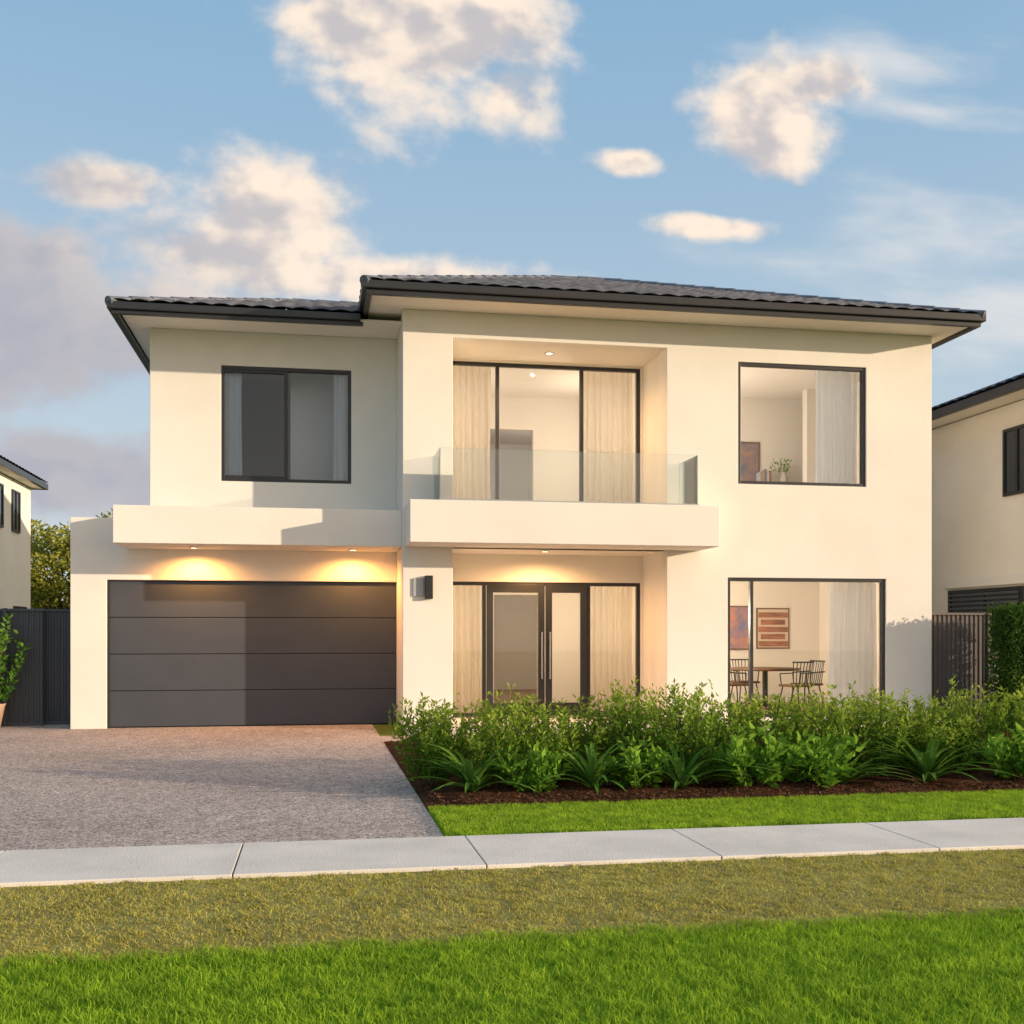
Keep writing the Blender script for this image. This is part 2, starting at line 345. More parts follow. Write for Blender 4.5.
# ------------------------------------------------------------------ trees
def tree(loc,H,rad,nclump,per,ll):
    e=empty('tree');e.location=loc
    th=H*.35
    cyl('trunk',(0,0,0),(0.05,0,th),.22,.15,M['bark'],e,12)
    allp=[];alld=[]
    for c in range(nclump):
        a=RNG.uniform(0,6.28);rr=rad*RNG.uniform(0,1)**.5*.85;zz=th*.9+RNG.uniform(0,1)*(H-th)
        rr*=math.sqrt(max(.1,1-((zz-(th+(H-th)*.4))/((H-th)*.65))**2))
        cc=np.array([math.cos(a)*rr,math.sin(a)*rr,zz]);r=rad*RNG.uniform(.2,.38)
        cyl('limb_%d'%c,(0.04,0,th*RNG.uniform(.7,1)),tuple(cc),.06,.015,M['bark'],e,6)
        n=per;p=norm(RNG.normal(size=(n,3)))*(r*RNG.uniform(.3,1,n)**.5)[:,None];p[:,2]*=.7
        allp.append(cc+p);alld.append(p+RNG.normal(0,.4*r,p.shape))
    P=np.concatenate(allp);D=np.concatenate(alld);n=len(P)
    V,F=leaves(P,D,ll*RNG.uniform(.6,1.2,n),ll*.5*RNG.uniform(.7,1.2,n))
    me=np_mesh('crown',V,F,M['treeleaf'],None,{'rnd':np.repeat(RNG.random(n),4),'h':np.repeat(RNG.random(n)*.8,4)})
    link(bpy.data.objects.new('crown',me),e);return e
tree((-8.4,40,0),5.0,2.4,36,320,.20)
tree((-6.6,43,0),5.8,2.8,36,320,.20)
tree((-4.2,38,0),5.2,2.4,34,320,.20)
tree((-12.5,46,0),5.5,3.0,30,260,.22)
tree((-16.5,44,0),5.5,3.0,30,260,.22)
# ------------------------------------------------------------------ house
H=empty('modern_house')
W=M['render']
box('floor_slab',-3.8,10.27,18.66,27,-.1,.14,M['floor'],H)
box('porch_floor',1.34,10.2,16.3,18.66,-.1,.10,M['concrete'],H,.01)
wall('main_front_wall',1.34,10.29,0,6.56,17.1,17.35,[(2.12,5.61,-1,2.87),(2.12,5.61,3.5,6.15),(6.83,9.09,3.98,5.98),(6.65,9.45,.14,2.44)],W,H)
box('pillar_return',1.343,2.12,17.35,18.4,0,6.56,W,H)
box('main_side_wall_left',1.343,1.6,18.4,27,0,6.56,W,H)
box('main_side_wall_right',10.04,10.287,17.35,27,0,6.56,W,H)
box('rear_wall',-3.8,10.28,27,27.25,0,6.56,W,H)
box('recess_side_wall',5.61,5.85,17.35,20.8,0,6.56,W,H)
wall('entry_wall',2.12,5.61,.10,2.87,18.4,18.6,[(2.14,5.56,-1,2.40)],W,H,0)
wall('balcony_wall',2.12,5.61,3.5,6.15,18.4,18.6,[(2.14,5.56,3.56,6.12)],W,H,0)
box('balcony_ceiling',2.12,5.61,17.35,18.6,6.15,6.5,M['soffit'],H)
box('balcony_slab',1.375,6.17,16.2,17.098,2.87,3.50,W,H,.008)
box('balcony_slab_inner',2.122,5.608,17.098,18.4,2.87,3.498,W,H)
box('balcony_paving',2.2,5.55,17.2,18.39,3.5,3.52,M['concrete'],H)
box('upper_floor_left',1.6,5.61,18.6,27,2.75,3.45,M['int'],H)
box('upper_floor_right',5.85,10.04,17.35,27,2.75,3.45,M['int'],H)
box('upper_floorboards_left',1.6,5.61,18.6,27,3.452,3.48,M['floor'],H)
box('upper_floorboards_right',5.85,10.04,17.36,27,3.452,3.48,M['floor'],H)
box('upper_ceiling',1.6,10.04,17.36,27,6.25,6.4,M['int'],H)
box('lower_floorboards',5.85,10.04,17.36,20.8,.10,.15,M['floor'],H)
box('partition_right',5.85,10.04,20.8,20.95,.14,6.25,M['int'],H)
wall('partition_left',1.6,5.61,.14,2.75,21.6,21.75,[(3.5,4.4,.1,2.3)],M['int'],H,0)
wall('partition_left_upper',1.6,5.61,3.45,6.25,21.6,21.75,[(3.4,4.3,3.4,5.6)],M['int'],H,0)
box('cupboard_wall',9.35,10.04,19.9,20.1,3.48,6.25,M['int'],H)
wall('garage_front_wall',-3.82,1.343,0,3.37,18.4,18.65,[(-3.27,1.5,-1,2.38)],W,H)
box('garage_side_wall',-3.817,-3.57,18.65,27,0,3.37,W,H)
box('garage_roof',-3.57,-2.6,18.65,27,3.2,3.34,M['white'],H)
wall('upper_left_wall',-2.61,1.343,3.372,6.43,18.4,18.65,[(-1.5,.59,4.0,5.88)],W,H)
box('upper_left_side_wall',-2.607,-2.36,18.65,27,3.372,6.43,W,H)
box('bedroom_floor',-2.36,1.34,18.65,27,3.2,3.4,M['floor'],H)
box('bedroom_back',-2.36,1.34,22,22.1,3.4,6.4,M['int_unlit'],H)
box('pale_pane_backing',-.42,1.3,19.3,20.1,3.4,6.0,M['white'],H,.01)  # pale box added behind the right pane to imitate its lighter reflection
box('canopy_slab',-2.98,1.338,17.25,18.398,2.88,3.45,W,H,.008)
gd_y=18.47
zs=[.02,.60,1.19,1.78,2.37]
for k in range(4):
    box('garage_panel_%d'%k,-3.25,1.335,gd_y,gd_y+.05,zs[k]+.006,zs[k+1]-.006,M['garage'],H,.006)
box('garage_door_backing',-3.26,1.338,gd_y+.03,gd_y+.06,.0,2.38,M['black'],H)
box('garage_track_left',-3.269,-3.235,gd_y-.04,gd_y+.03,0,2.38,M['black'],H)
def eave(x0,x1,y0,y1,zt,hh,pre):
    t=.11
    g=M['gutter']
    box(pre+'gutter_front',x0,x1,y0,y0+t,zt-.115,zt,g,H,.012)
    box(pre+'gutter_left',x0,x0+t,y0+t,y1,zt-.115,zt,g,H,.012)
    box(pre+'gutter_right',x1-t,x1,y0+t,y1,zt-.115,zt,g,H,.012)
    box(pre+'fascia_front',x0+.06,x1-.06,y0+.06,y0+t+.03,zt-hh,zt-.117,g,H,.004)
    box(pre+'fascia_left',x0+.06,x0+t+.03,y0+t+.03,y1,zt-hh,zt-.117,g,H,.004)
    box(pre+'fascia_right',x1-t-.03,x1-.06,y0+t+.03,y1,zt-hh,zt-.117,g,H,.004)
eave(.68,10.72,16.2,27.8,6.70,.19,'main_')
box('main_soffit',.82,10.58,16.34,27.7,6.562,6.58,M['soffit'],H)
g=M['gutter']
box('left_gutter_front',-3.07,.70,17.25,17.36,6.39,6.5,g,H,.012)
box('left_gutter_side',-3.07,-2.96,17.36,27.8,6.39,6.5,g,H,.012)
box('left_fascia_front',-3.01,.74,17.31,17.39,6.33,6.388,g,H,.004)
box('left_fascia_side',-3.01,-2.93,17.39,27.8,6.33,6.388,g,H,.004)
box('left_soffit',-2.93,1.34,17.39,27.7,6.432,6.45,M['soffit'],H)
def slope(name,A,B,C,D,rows=14):
    A,B,C,D=[np.array(p,float) for p in (A,B,C,D)]
    e=norm(B-A);up=norm(((C+D)/2-(A+B)/2));nrm=np.cross(e,up);nrm/=np.linalg.norm(nrm)
    if nrm[2]<0:nrm=-nrm
    def S(p):return float(np.dot(p-A,e))
    slo,shi=min(0,S(C)),max(S(B),S(D));ks=np.arange(slo,shi+.05,.05)
    lines=[]
    for r in range(rows):
        for (t,hgt) in ((r/rows,.045),((r+1)/rows,.0)):
            lo=A+(C-A)*t;hi=B+(D-B)*t;s=np.clip(ks,S(lo),S(hi))
            P=lo[None]+(s-S(lo))[:,None]*e[None]
            prof=.024*np.abs(np.sin(np.pi*s/.3))
            lines.append(P+nrm[None]*(hgt+prof)[:,None])
    V=np.concatenate(lines);m_=len(ks);q=np.arange(len(V)).reshape(-1,m_)
    F=np.stack([q[:-1,:-1],q[:-1,1:],q[1:,1:],q[1:,:-1]],-1).reshape(-1,4)
    me=np_mesh(name,V,F,M['tile']);me.validate()
    link(bpy.data.objects.new(name,me),H)
a,b_,c_,d_=(.70,16.22,6.67),(10.7,16.22,6.67),(10.7,27.8,6.67),(.70,27.8,6.67)
r1,r2=(4.6,21.3,8.53),(5.7,21.3,8.55)
slope('main_roof_front',a,b_,r1,r2,16)
slope('main_roof_left',d_,a,r1,r1,12)
slope('main_roof_right',b_,c_,r2,r2,14)
slope('main_roof_back',c_,d_,r2,r1,14)
def cap(nm,p,q):
    p=np.array(p,float);q=np.array(q,float);n=max(2,int(np.linalg.norm(q-p)/.4))
    for k in range(n):
        s=p+(q-p)*k/n;t=p+(q-p)*(k+1.1)/n if k<n-1 else q
        cyl('%s_%d'%(nm,k),s+np.array([0,0,.02]),t+np.array([0,0,.01]),.075,.068,M['tile'],H,10)
cap('hip_a',a,r1);cap('hip_b',b_,r2);cap('ridge',r1,r2)
la,lb=(-3.05,17.27,6.48),(.78,17.27,6.48)
l1,l2=(-.4,20.5,7.56),(2.6,20.5,7.56)
slope('left_roof_front',la,lb,l1,l2,10)
slope('left_roof_left',(-3.05,27.8,6.48),la,l1,l1,10)
slope('left_roof_back',(.78,27.8,6.48),(-3.05,27.8,6.48),l2,l1,10)
cap('left_hip',la,l1);cap('left_ridge',l1,l2)
def window(pre,x0,x1,z0,z1,y,mull=(),gm='glass',fw=.055,fd=.09):
    k=M['black']
    box(pre+'_frame_left',x0,x0+fw,y,y+fd,z0,z1,k,H,.004);box(pre+'_frame_right',x1-fw,x1,y,y+fd,z0,z1,k,H,.004)
    box(pre+'_frame_top',x0+fw,x1-fw,y+.001,y+fd-.001,z1-fw,z1,k,H,.004);box(pre+'_frame_bottom',x0+fw,x1-fw,y+.001,y+fd-.001,z0,z0+fw,k,H,.004)
    for i_,mx in enumerate(mull): box('%s_mullion_%d'%(pre,i_),mx-fw*.5,mx+fw*.5,y+.003,y+fd-.003,z0+fw,z1-fw,k,H,.004)
    mesh_obj(pre+'_glass',[(x0+.02,y+fd*.5,z0+.02),(x1-.02,y+fd*.5,z0+.02),(x1-.02,y+fd*.5,z1-.02),(x0+.02,y+fd*.5,z1-.02)],[(0,1,2,3)],M[gm],H)
window('upper_left_window',-1.5,.59,4.0,5.88,18.42,(-.47,),'glassdark')
box('upper_left_sash',-1.44,-.50,18.43,18.47,4.056,4.10,M['black'],H);box('upper_left_sash_top',-1.44,-.50,18.43,18.47,5.78,5.824,M['black'],H)
window('upper_right_window',6.83,9.09,3.98,5.98,17.13)
window('lower_right_window',6.65,9.45,.14,2.44,17.13,(7.08,))
window('balcony_door',2.14,5.56,3.56,6.12,18.42,(3.05,4.52),fw=.06)
window('entry_glazing',2.14,5.56,.12,2.40,18.42,(2.82,4.64),fw=.06)
k=M['black']
for nm,x0,x1 in (('door_leaf_left',2.86,3.86),('door_leaf_right',3.88,4.60)):
    box(nm+'_stile_a',x0,x0+.11,18.39,18.44,.14,2.36,k,H,.004);box(nm+'_stile_b',x1-.11,x1,18.39,18.44,.14,2.36,k,H,.004)
    box(nm+'_rail_top',x0+.11,x1-.11,18.391,18.439,2.22,2.36,k,H,.004);box(nm+'_rail_bottom',x0+.11,x1-.11,18.391,18.439,.14,.34,k,H,.004)
for i_,hx in enumerate((3.80,3.94)):
    cyl('door_handle_%d'%i_,(hx,18.32,.75),(hx,18.32,1.55),.014,.014,M['metal'],H)
    for zz in (.85,1.45): cyl('handle_post_%d_%d'%(i_,int(zz*100)),(hx,18.32,zz),(hx,18.39,zz),.009,.009,M['metal'],H)
def pane(nm,p,q,z0,z1):
    d=norm(np.array([q[0]-p[0],q[1]-p[1],0.]));n=np.array([-d[1],d[0],0])*.006
    v=[]
    for zz in (z0,z1):
        for pt in (p,q):
            for s in (-1,1): v.append((pt[0]+s*n[0],pt[1]+s*n[1],zz))
    o=mesh_obj(nm,v,[(0,2,6,4),(1,5,7,3),(4,6,7,5),(0,1,3,2),(0,4,5,1),(2,3,7,6)],M['glassbal'],H)
    o.data.materials.append(M['glassedge'])
    for f in (2,4,5): o.data.polygons[f].material_index=1
yb=16.30
xs_=[1.83,3.17,4.51,5.85]
for i_ in range(3): pane('balustrade_panel_%d'%i_,(xs_[i_]+.004,yb),(xs_[i_+1]-.004,yb),3.50,4.29)
pane('balustrade_return_left',(1.83,yb+.01),(1.83,17.09),3.5,4.29);pane('balustrade_return_right',(5.85,yb+.01),(5.85,17.09),3.5,4.29)
box('balustrade_channel',1.82,5.86,yb-.02,yb+.02,3.5,3.53,M['metal'],H)
def curtain(nm,x0,x1,z0,z1,y,m,amp=.035,per=.11,parent=H):
    n=int((x1-x0)/per*10);xs=np.linspace(x0,x1,n);rows=6
    vs=[];fs=[]
    ph=random.random()*6
    for r in range(rows):
        zz=z1+(z0-z1)*r/(rows-1)
        for i_,xx in enumerate(xs):
            vs.append((xx+.01*math.sin(r+i_*.3),y+amp*math.sin(xx/per*2*math.pi+ph+.5*math.sin(xx*7+ph))*(.7+.3*r/rows)+.01*math.sin(xx*23),zz))
    for r in range(rows-1):
        for i_ in range(n-1): fs.append((r*n+i_,r*n+i_+1,(r+1)*n+i_+1,(r+1)*n+i_))
    mesh_obj(nm,vs,fs,m,parent,True)
C=M['curtain'];CW=M['curtainw']
curtain('curtain_bal_left',2.2,2.98,3.6,6.12,18.72,C);curtain('curtain_bal_right',4.62,5.52,3.6,6.12,18.72,C)
curtain('curtain_entry_left',2.18,2.8,.15,2.42,18.72,C);curtain('curtain_entry_right',4.72,5.52,.15,2.42,18.72,C)
curtain('curtain_upper_right',8.38,9.15,3.5,6.05,17.55,CW);curtain('curtain_lower_right',8.62,9.5,.16,2.5,17.55,CW)
curtain('curtain_bed_left',-1.48,-1.18,3.45,6.0,18.56,CW,.02,.09);curtain('curtain_bed_right',.30,.6,3.45,6.0,18.56,CW,.02,.09)
curtain('curtain_hall',2.7,3.2,3.5,5.8,21.5,CW)
def spot(nm,x,y,z,e,col=(1,.62,.28),size=150,rad=.03):
    cyl(nm+'_lens',(x,y,z-.012),(x,y,z-.002),.05,.05,M['lamp'],H,20)
    lathe(nm+'_trim',[(.05,-.014),(.075,-.014),(.078,0)],(x,y,z),M['metal'],H)
    l=bpy.data.lights.new(nm,'SPOT');l.energy=e;l.color=col;l.spot_size=R(size);l.spot_blend=.6;l.shadow_soft_size=rad
    o=bpy.data.objects.new(nm,l);o.location=(x,y,z-.03);link(o,H);return o
spot('downlight_garage_a',-1.88,17.95,2.88,120,(1,.44,.11),165);spot('downlight_garage_b',.6,17.95,2.88,120,(1,.44,.11),165)
spot('downlight_balcony',3.8,17.75,6.15,190,(1,.58,.26),170);spot('downlight_entry',3.7,17.6,2.87,190,(1,.52,.2),170)
def lamp(nm,x,y,zf,z,e,col=(1,.80,.58)):
    """standing lamp added out of sight: base, stem and an open drum shade"""
    p=empty(nm);p.location=(x,y,zf)
    lathe('base',[(0,0),(.12,0),(.12,.02),(0,.03)],(0,0,0),M['black'],p);cyl('stem',(0,0,.02),(0,0,z-zf-.1),.012,.012,M['black'],p)
    lathe('shade',[(.14,-.1),(.10,-.02)],(0,0,z-zf),M['curtain'],p)
    l=bpy.data.lights.new(nm+'_bulb','POINT');l.energy=e;l.color=col;l.shadow_soft_size=.15
    o=bpy.data.objects.new(nm+'_bulb',l);o.location=(0,0,z-zf+.06);link(o,p)
lamp('floor_lamp',6.15,18.6,.15,1.75,230,(1,.82,.62));lamp('added_table_lamp',6.5,19.2,3.48,4.2,140,(1,.88,.74))  # unseen lamps added in place of ceiling lights to brighten the rooms
lamp('floor_lamp',5.2,19.95,3.48,4.9,62,(1,.84,.66));lamp('floor_lamp',5.2,19.95,.14,1.6,58,(1,.78,.54))
lamp('floor_lamp',2.25,20.0,3.48,4.9,55,(1,.84,.66));lamp('floor_lamp',2.25,20.0,.14,1.6,52,(1,.78,.54))
lamp('floor_lamp',5.1,24,.14,1.8,70,(1,.8,.58));lamp('floor_lamp',5.1,24,3.48,5.0,70,(1,.9,.8))
wl=empty('wall_lamp')
box('backplate',1.50,1.66,17.07,17.099,2.10,2.38,M['lightplate'],wl,.004);box('body',1.68,1.80,16.99,17.099,2.06,2.42,M['black'],wl,.006)
# ------------------------------------------------------------------ furniture
def chair(x,y,z,rz):
    e=empty('dining_chair');e.location=(x,y,z);e.rotation_euler=(0,0,rz);k=M['black'];w=.22
    box('seat',-w,w,-.21,.21,.43,.47,M['wood'],e,.015)
    for nm,lx,ly in(('leg_1',-.2,-.19),('leg_2',.2,-.19),('leg_3',-.2,.19),('leg_4',.2,.19)): cyl(nm,(lx*.8,ly*.8,.43),(lx*1.15,ly*1.15,0),.013,.011,k,e,8)
    for i_ in range(7):
        xx=-.2+.4*i_/6; cyl('back_spindle_%d'%i_,(xx*.85,.19,.47),(xx,.27-.04*(xx/.2)**2,.86),.008,.008,k,e,6)
    pts=[(-.22+.44*i_/8,.275-.045*((-.22+.44*i_/8)/.22)**2,.87) for i_ in range(9)]
    for i_ in range(8): cyl('top_rail_%d'%i_,pts[i_],pts[i_+1],.013,.013,k,e,8)
    for s in(-1,1): cyl('arm_%d'%(s+1),(s*.22,.23,.68),(s*.22,-.15,.66),.012,.012,k,e,8);cyl('arm_post_%d'%(s+1),(s*.22,-.15,.66),(s*.19,-.15,.45),.011,.011,k,e,8)
t=empty('dining_table');t.location=(8.15,19.1,.15)
lathe('top',[(0,.70),(.62,.70),(.64,.72),(.63,.745),(0,.745)],(0,0,0),M['wood'],t,40)
cyl('pedestal',(0,0,.03),(0,0,.70),.05,.05,M['black'],t,14)
for q in range(4):
    aa=q*math.pi/2+.4;cyl('foot_%d'%q,(0,0,.1),(.38*math.cos(aa),.38*math.sin(aa),.015),.025,.018,M['black'],t,8)
chair(7.45,18.9,.15,R(95));chair(8.85,18.85,.15,R(-80));chair(8.4,18.35,.15,R(190));chair(8.1,19.95,.15,R(5))
def art(nm,x0,x1,z0,z1,y,m,stripes=None):
    e=empty(nm);box('picture_frame',x0,x1,y-.03,y-.003,z0,z1,M['wood'],e,.003);box('canvas',x0+.03,x1-.03,y-.034,y-.031,z0+.03,z1-.03,m,e)
    if stripes:
        n=5
        for i_ in range(n):
            zz=z0+.05+(z1-z0-.1)*i_/n;box('stripe_%d'%i_,x0+.04+.05*(i_%2),x1-.04-.06*((i_*3)%2),y-.05,y-.035,zz,zz+(z1-z0-.1)/n*.72,stripes,e,.002)
art('wall_art',8.68,9.38,1.22,2.04,20.8,mat('art_pale',(.62,.50,.38),.8),mat('art_rust',(.42,.14,.06),.7,.75,3,stretch=(1,1,9)))
art('wall_art',8.02,8.55,1.2,2.08,20.8,mat('art_blue',(.12,.14,.26),.7,0,4,col2=(.50,.20,.12)))
art('wall_art',7.95,8.75,4.5,5.35,20.8,mat('art_dusk',(.10,.12,.18),.7,0,4,col2=(.35,.20,.15)))
cs=empty('console_table');cs.location=(9.0,20.5,3.48)
box('top',-.55,.45,-.17,.17,.95,.99,M['wood'],cs,.005)
for q,(lx,ly) in enumerate(((-.5,-.14),(.42,-.14),(-.5,.14),(.42,.14))): box('leg_%d'%q,lx-.02,lx+.02,ly-.02,ly+.02,0,.95,M['wood'],cs)
bk=empty('books');bk.location=(8.72,20.45,4.47)
for q in range(5): box('book_%d'%q,-.14+q*.05,-.10+q*.05,-.1,.1,0,.22+.03*(q%3),mat('book_cover_%d'%q,[(.3,.3,.32),(.4,.25,.15),(.15,.2,.25),(.5,.48,.42),(.3,.12,.1)][q],.7),bk,.002)
vs_=empty('vase_with_flowers');vs_.location=(9.12,20.45,4.47)
lathe('vase',[(.03,0),(.07,.05),(.08,.12),(.04,.2),(.05,.24)],(0,0,0),M['vase'],vs_)
mm=shrub_mesh('flower',M['broad'],.38,.2,12,8,.06,.04);o=link(bpy.data.objects.new('foliage',mm[0]),vs_);o.location=(0,0,.18)
# ------------------------------------------------------------------ fences
def fence(x0,x1,y,h,m,rib=.085):
    e=empty('boundary_fence');n=max(2,int((x1-x0)/rib))
    vs=[];fs=[]
    for i_ in range(n+1):
        xx=x0+(x1-x0)*i_/n
        for dx,dy in((0,0),(.3*rib,0),(.4*rib,.018),(.9*rib,.018)):
            vs+= [(xx+dx,y+dy,.04),(xx+dx,y+dy,h-.03)]
    q=len(vs)//2
    for i_ in range(q-1): fs.append((2*i_,2*i_+2,2*i_+3,2*i_+1))
    mesh_obj('panel',vs,fs,m,e)
    box('top_rail',x0-.02,x1+.02+rib,y-.02,y+.03,h-.04,h,m,e,.004)
    box('bottom_rail',x0-.02,x1+.02+rib,y-.02,y+.03,0.0,.06,m,e,.004)
    xx=x0
    while xx<=x1+.05: box('post_%d'%int(xx*100),xx-.03,xx+.03,y-.03,y+.04,0,h+.01,m,e,.004);xx+=1.2 if (x1-x0)>1.5 else (x1-x0)
fence(-4.5,-3.95,19.42,1.93,M['fence']);fence(-11,-4.5,19.2,1.93,M['fence'])
fence(10.34,11.45,17.25,1.88,M['fence2'])
pp=empty('potted_plant');pp.location=(-5.12,18.75,.0)
lathe('pot',[(.0,0),(.16,0),(.23,.36),(.25,.40),(.22,.40),(.2,.34),(0,.33)],(0,0,0),M['pot'],pp)
mm=shrub_mesh('pot_plant',M['strap'],1.65,.42,46,30,.11,.05)
for q,n_ in zip(mm,('leaves','stems')): o=link(bpy.data.objects.new(n_,q),pp);o.location=(0,0,.33)
# ------------------------------------------------------------------ neighbours
def neighbour(x0,x1,y0,y1,zt,ov,wins,side):
    global H
    e=empty('neighbour_house')
    box('walls',x0,x1,y0,y1,0,zt-.18,M['render'],e,.01)
    box('soffit',x0-ov+.1,x1+ov-.1,y0-ov+.1,y1+ov-.1,zt-.16,zt-.14,M['soffit'],e)
    for nm,a_ in (('gutter_front',(x0-ov,x1+ov,y0-ov,y0-ov+.1)),('gutter_back',(x0-ov,x1+ov,y1+ov-.1,y1+ov)),('gutter_left',(x0-ov,x0-ov+.1,y0-ov+.1,y1+ov-.1)),('gutter_right',(x1+ov-.1,x1+ov,y0-ov+.1,y1+ov-.1))):
        box(nm,*a_,zt-.17,zt,M['gutter'],e,.01)
    X0,X1,Y0,Y1=x0-ov,x1+ov,y0-ov,y1+ov;d=min(X1-X0,Y1-Y0)/2;hz=zt+d*.38
    if X1-X0>Y1-Y0: A_=(X0+d,(Y0+Y1)/2,hz);B_=(X1-d,(Y0+Y1)/2,hz)
    else: A_=((X0+X1)/2,Y0+d,hz);B_=((X0+X1)/2,Y1-d,hz)
    hh=H;H=e
    c=[(X0,Y0,zt-.01),(X1,Y0,zt-.01),(X1,Y1,zt-.01),(X0,Y1,zt-.01)]
    if X1-X0>Y1-Y0:
        slope('roof_front',c[0],c[1],A_,B_,12);slope('roof_right',c[1],c[2],B_,B_,12);slope('roof_back',c[2],c[3],B_,A_,12);slope('roof_left',c[3],c[0],A_,A_,12)
    else:
        slope('roof_front',c[0],c[1],A_,A_,12);slope('roof_right',c[1],c[2],A_,B_,12);slope('roof_back',c[2],c[3],B_,B_,12);slope('roof_left',c[3],c[0],B_,A_,12)
    H=hh
    xw=x0 if side<0 else x1
    gl=mat('neighbour_glass',(.03,.035,.045),.08,spec=.8)
    for q,(ya,yb_,za,zb) in enumerate(wins):
        s=side
        def bx(nm,d0,d1,ya,yb_,za,zb,m): 
            xa,xb=xw+s*d0,xw+s*d1;box('%s_%d'%(nm,q),min(xa,xb),max(xa,xb),ya,yb_,za,zb,m,e,.003)
        bx('window_pane',.002,.02,ya+.05,yb_-.05,za+.05,zb-.05,gl)
        for nm,a_ in(('frame_a',(ya,ya+.06,za,zb)),('frame_b',(yb_-.06,yb_,za,zb)),('frame_t',(ya+.06,yb_-.06,zb-.06,zb)),('frame_s',(ya+.06,yb_-.06,za,za+.06)),('frame_m',((ya+yb_)/2-.03,(ya+yb_)/2+.03,za+.06,zb-.06))): bx('window_'+nm,.001,.05,*a_,M['black'])
    return e
nr=neighbour(12.8,22.5,17.7,27.5,6.0,.6,[(17.95,18.78,4.1,5.36),(18.2,20.6,1.2,2.40)],-1)
for k_ in range(12): box('louvre_%d'%k_,12.72,12.745,18.26,20.54,1.28+k_*.09,1.33+k_*.09,M['fence'],nr)
box('lintel',12.72,12.795,18.1,20.7,2.44,2.60,M['white'],nr,.01)
neighbour(-19,-8.2,22.0,34.2,5.97,.4,[(32.1,32.9,4.35,5.5),(29.6,31.2,4.35,5.5),(32.3,33.6,1.2,2.3)],1)
# ------------------------------------------------------------------ sun + sky
AZ=29.;EL=10.
sd=np.array([math.cos(R(AZ))*math.cos(R(EL)),-math.sin(R(AZ))*math.cos(R(EL)),math.sin(R(EL))])
sl=bpy.data.lights.new('sun','SUN');sl.energy=5;sl.angle=R(.5);sl.color=(1,.80,.57)
so=bpy.data.objects.new('sun',sl);link(so)
so.rotation_euler=Vector(tuple(sd)).to_track_quat('Z','Y').to_euler()
w=bpy.data.worlds.new('World');scene.world=w;w.use_nodes=True;nt=w.node_tree;N=nt.nodes;L=nt.links;N.clear()
w.cycles.sampling_method='NONE'
out=N.new('ShaderNodeOutputWorld');bg=N.new('ShaderNodeBackground');bg.inputs[1].default_value=.15;L.new(bg.outputs[0],out.inputs[0])
sky=N.new('ShaderNodeTexSky');sky.sky_type='NISHITA';sky.sun_disc=False;sky.sun_elevation=R(EL);sky.sun_rotation=R(90+AZ);sky.air_density=1.;sky.dust_density=.6;sky.ozone_density=2.
tc=N.new('ShaderNodeTexCoord');sp=N.new('ShaderNodeSeparateXYZ');L.new(tc.outputs['Generated'],sp.inputs[0])
def mth(op,a,b=None,c=None,clamp=False):
    n=N.new('ShaderNodeMath');n.operation=op;n.use_clamp=clamp
    for i_,v in enumerate((a,b,c)):
        if v is None: continue
        if isinstance(v,(int,float)): n.inputs[i_].default_value=v
        else: L.new(v,n.inputs[i_])
    return n.outputs[0]
def sstep(v,a,b):
    n=N.new('ShaderNodeMapRange');n.interpolation_type='SMOOTHSTEP';n.inputs[1].default_value=a;n.inputs[2].default_value=b;L.new(v,n.inputs[0]);return n.outputs[0]
yy=mth('MAXIMUM',sp.outputs[1],.05)
P0=mth('DIVIDE',sp.outputs[0],yy);Q0=mth('DIVIDE',sp.outputs[2],yy)
CL=[(.04,.555,.09,.045),(.12,.54,.09,.065),(.17,.50,.05,.04),
    (.43,.505,.062,.045),(.48,.535,.06,.022),(.43,.475,.04,.03),
    (-.03,.365,.07,.05),(-.09,.335,.09,.032),(.06,.32,.12,.022),(-.185,.39,.05,.018),
    (-.21,.27,.17,.065),(-.24,.32,.08,.03),
    (-.22,.14,.12,.036),(-.13,.12,.05,.018),
    (-.50,.30,.20,.12),(.29,.445,.03,.011),(.375,.39,.055,.010)]
CT=[(.62,.40,.16,.06),(.55,.57,.13,.035),(.72,.33,.17,.06),(.45,.36,.12,.02),(.60,.52,.12,.02)]
def blobs(P,Q,lst):
    cur=None
    for (p,q,rp,rq) in lst:
        v=N.new('ShaderNodeCombineXYZ');L.new(mth('MULTIPLY_ADD',P,1/rp,-p/rp),v.inputs[0]);L.new(mth('MULTIPLY_ADD',Q,1/rq,-q/rq),v.inputs[1])
        ln=N.new('ShaderNodeVectorMath');ln.operation='LENGTH';L.new(v.outputs[0],ln.inputs[0])
        cur=ln.outputs['Value'] if cur is None else mth('SMOOTH_MIN',cur,ln.outputs['Value'],.25)
    return mth('MAXIMUM',mth('SUBTRACT',1.,cur),-1.4)
def fbm(P,Q,sc,sy,det):
    cb=N.new('ShaderNodeCombineXYZ');L.new(P,cb.inputs[0]);L.new(mth('MULTIPLY',Q,sy),cb.inputs[1])
    n=N.new('ShaderNodeTexNoise');n.noise_dimensions='2D';n.inputs['Scale'].default_value=sc;n.inputs['Detail'].default_value=det;n.inputs['Roughness'].default_value=.55
    L.new(cb.outputs[0],n.inputs['Vector']);return n.outputs['Fac']
B0=blobs(P0,Q0,CL)
amp=2.4
N0=fbm(P0,Q0,10.,1.3,5);N1=fbm(mth('ADD',P0,.016),mth('ADD',Q0,.018),10.,1.3,3)
D0=mth('ADD',mth('MULTIPLY_ADD',N0,amp,-.5*amp+.38),B0)
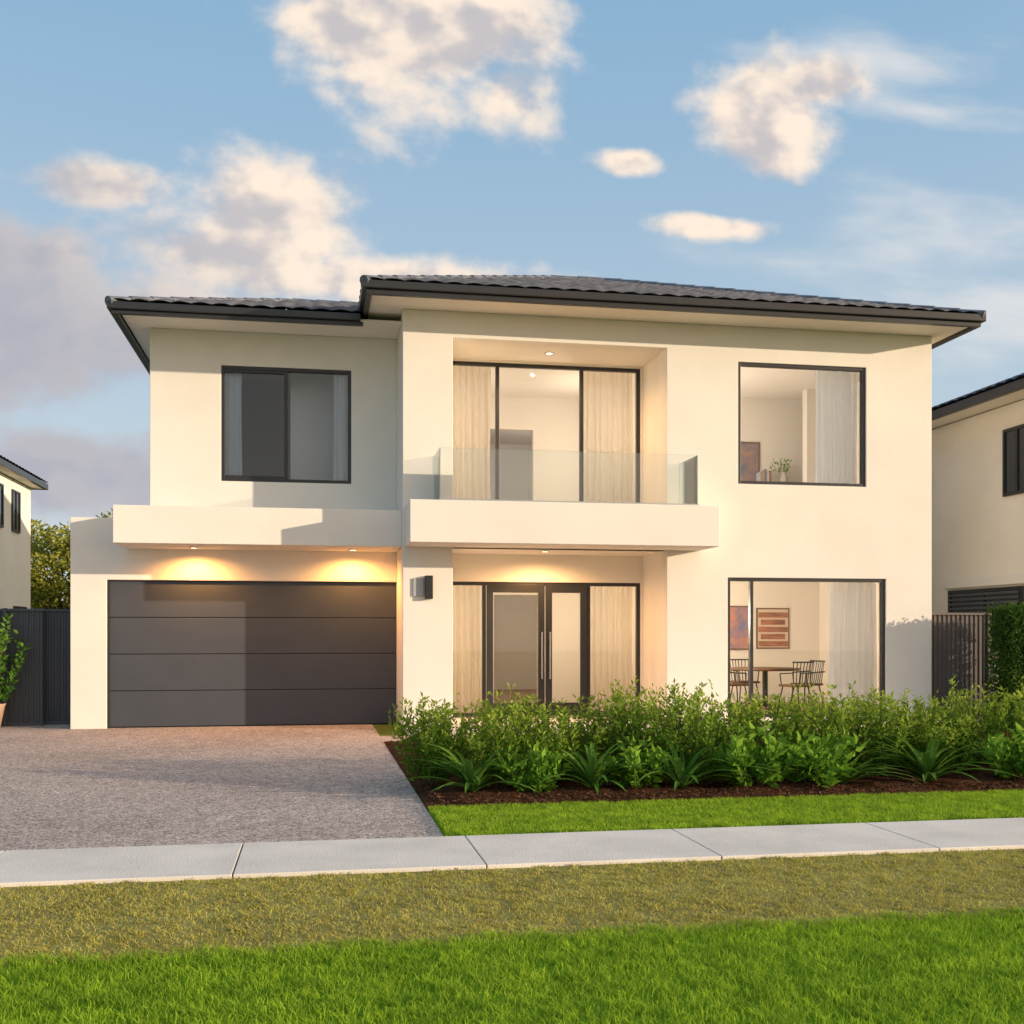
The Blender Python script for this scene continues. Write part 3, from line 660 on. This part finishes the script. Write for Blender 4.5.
DT=mth('ADD',mth('MULTIPLY_ADD',fbm(P0,Q0,4.,3.4,4),3.2,-1.65),blobs(P0,Q0,CT))
front=sstep(sp.outputs[1],.12,.3)
al=mth('MULTIPLY',mth('MULTIPLY',sstep(D0,-.15,.85),front),.97)
at=mth('MULTIPLY',mth('MULTIPLY',sstep(DT,-.3,1.6),front),.75)
lit=sstep(mth('MULTIPLY_ADD',mth('SUBTRACT',N0,N1),.8,mth('MULTIPLY',mth('SUBTRACT',1.15,D0),.09)),-.10,.11)
low=sstep(mth('MULTIPLY_ADD',P0,.9,Q0),.06,.33)
lit=mth('MULTIPLY',mth('MULTIPLY_ADD',lit,.72,.28),mth('MULTIPLY_ADD',low,.85,.15))
def mixc(f,a,b):
    n=N.new('ShaderNodeMix');n.data_type='RGBA'
    if isinstance(f,float): n.inputs[0].default_value=f
    else: L.new(f,n.inputs[0])
    for v,i_ in((a,6),(b,7)):
        if isinstance(v,tuple): n.inputs[i_].default_value=(*v,1)
        else: L.new(v,n.inputs[i_])
    return n.outputs[2]
# gradient added over the sky to lift ambient light: brighter and whiter toward the horizon, golden around the sun
hz=mth('POWER',mth('SUBTRACT',1.,mth('MAXIMUM',sp.outputs[2],0.,None,True)),2.2)
sky_fill=mixc(hz,(1.0,2.7,4.5),(5.1,5.3,5.3))
dt=N.new('ShaderNodeVectorMath');dt.operation='DOT_PRODUCT';L.new(tc.outputs['Generated'],dt.inputs[0]);dt.inputs[1].default_value=tuple(sd)
sky_fill=mixc(sstep(dt.outputs['Value'],.12,1.0),sky_fill,(9.5,7.2,5.1))
base=mixc(.87,sky.outputs[0],sky_fill)
cc=mixc(lit,(2.8,2.9,3.4),(6.9,5.8,4.8))
c1=mixc(at,base,(5.7,5.5,5.3));c2=mixc(al,c1,cc)
L.new(c2,bg.inputs[0])
# ------------------------------------------------------------------ camera
cam=bpy.data.cameras.new('camera');co=bpy.data.objects.new('camera',cam);link(co)
co.location=(0,0,1.5);co.rotation_euler=(R(90),0,R(-10.15));cam.lens=1100/1024*36;cam.sensor_width=36;cam.shift_y=.12;cam.clip_end=2000
scene.camera=co
scene.view_settings.view_transform='Standard';scene.view_settings.look='None';scene.view_settings.exposure=0
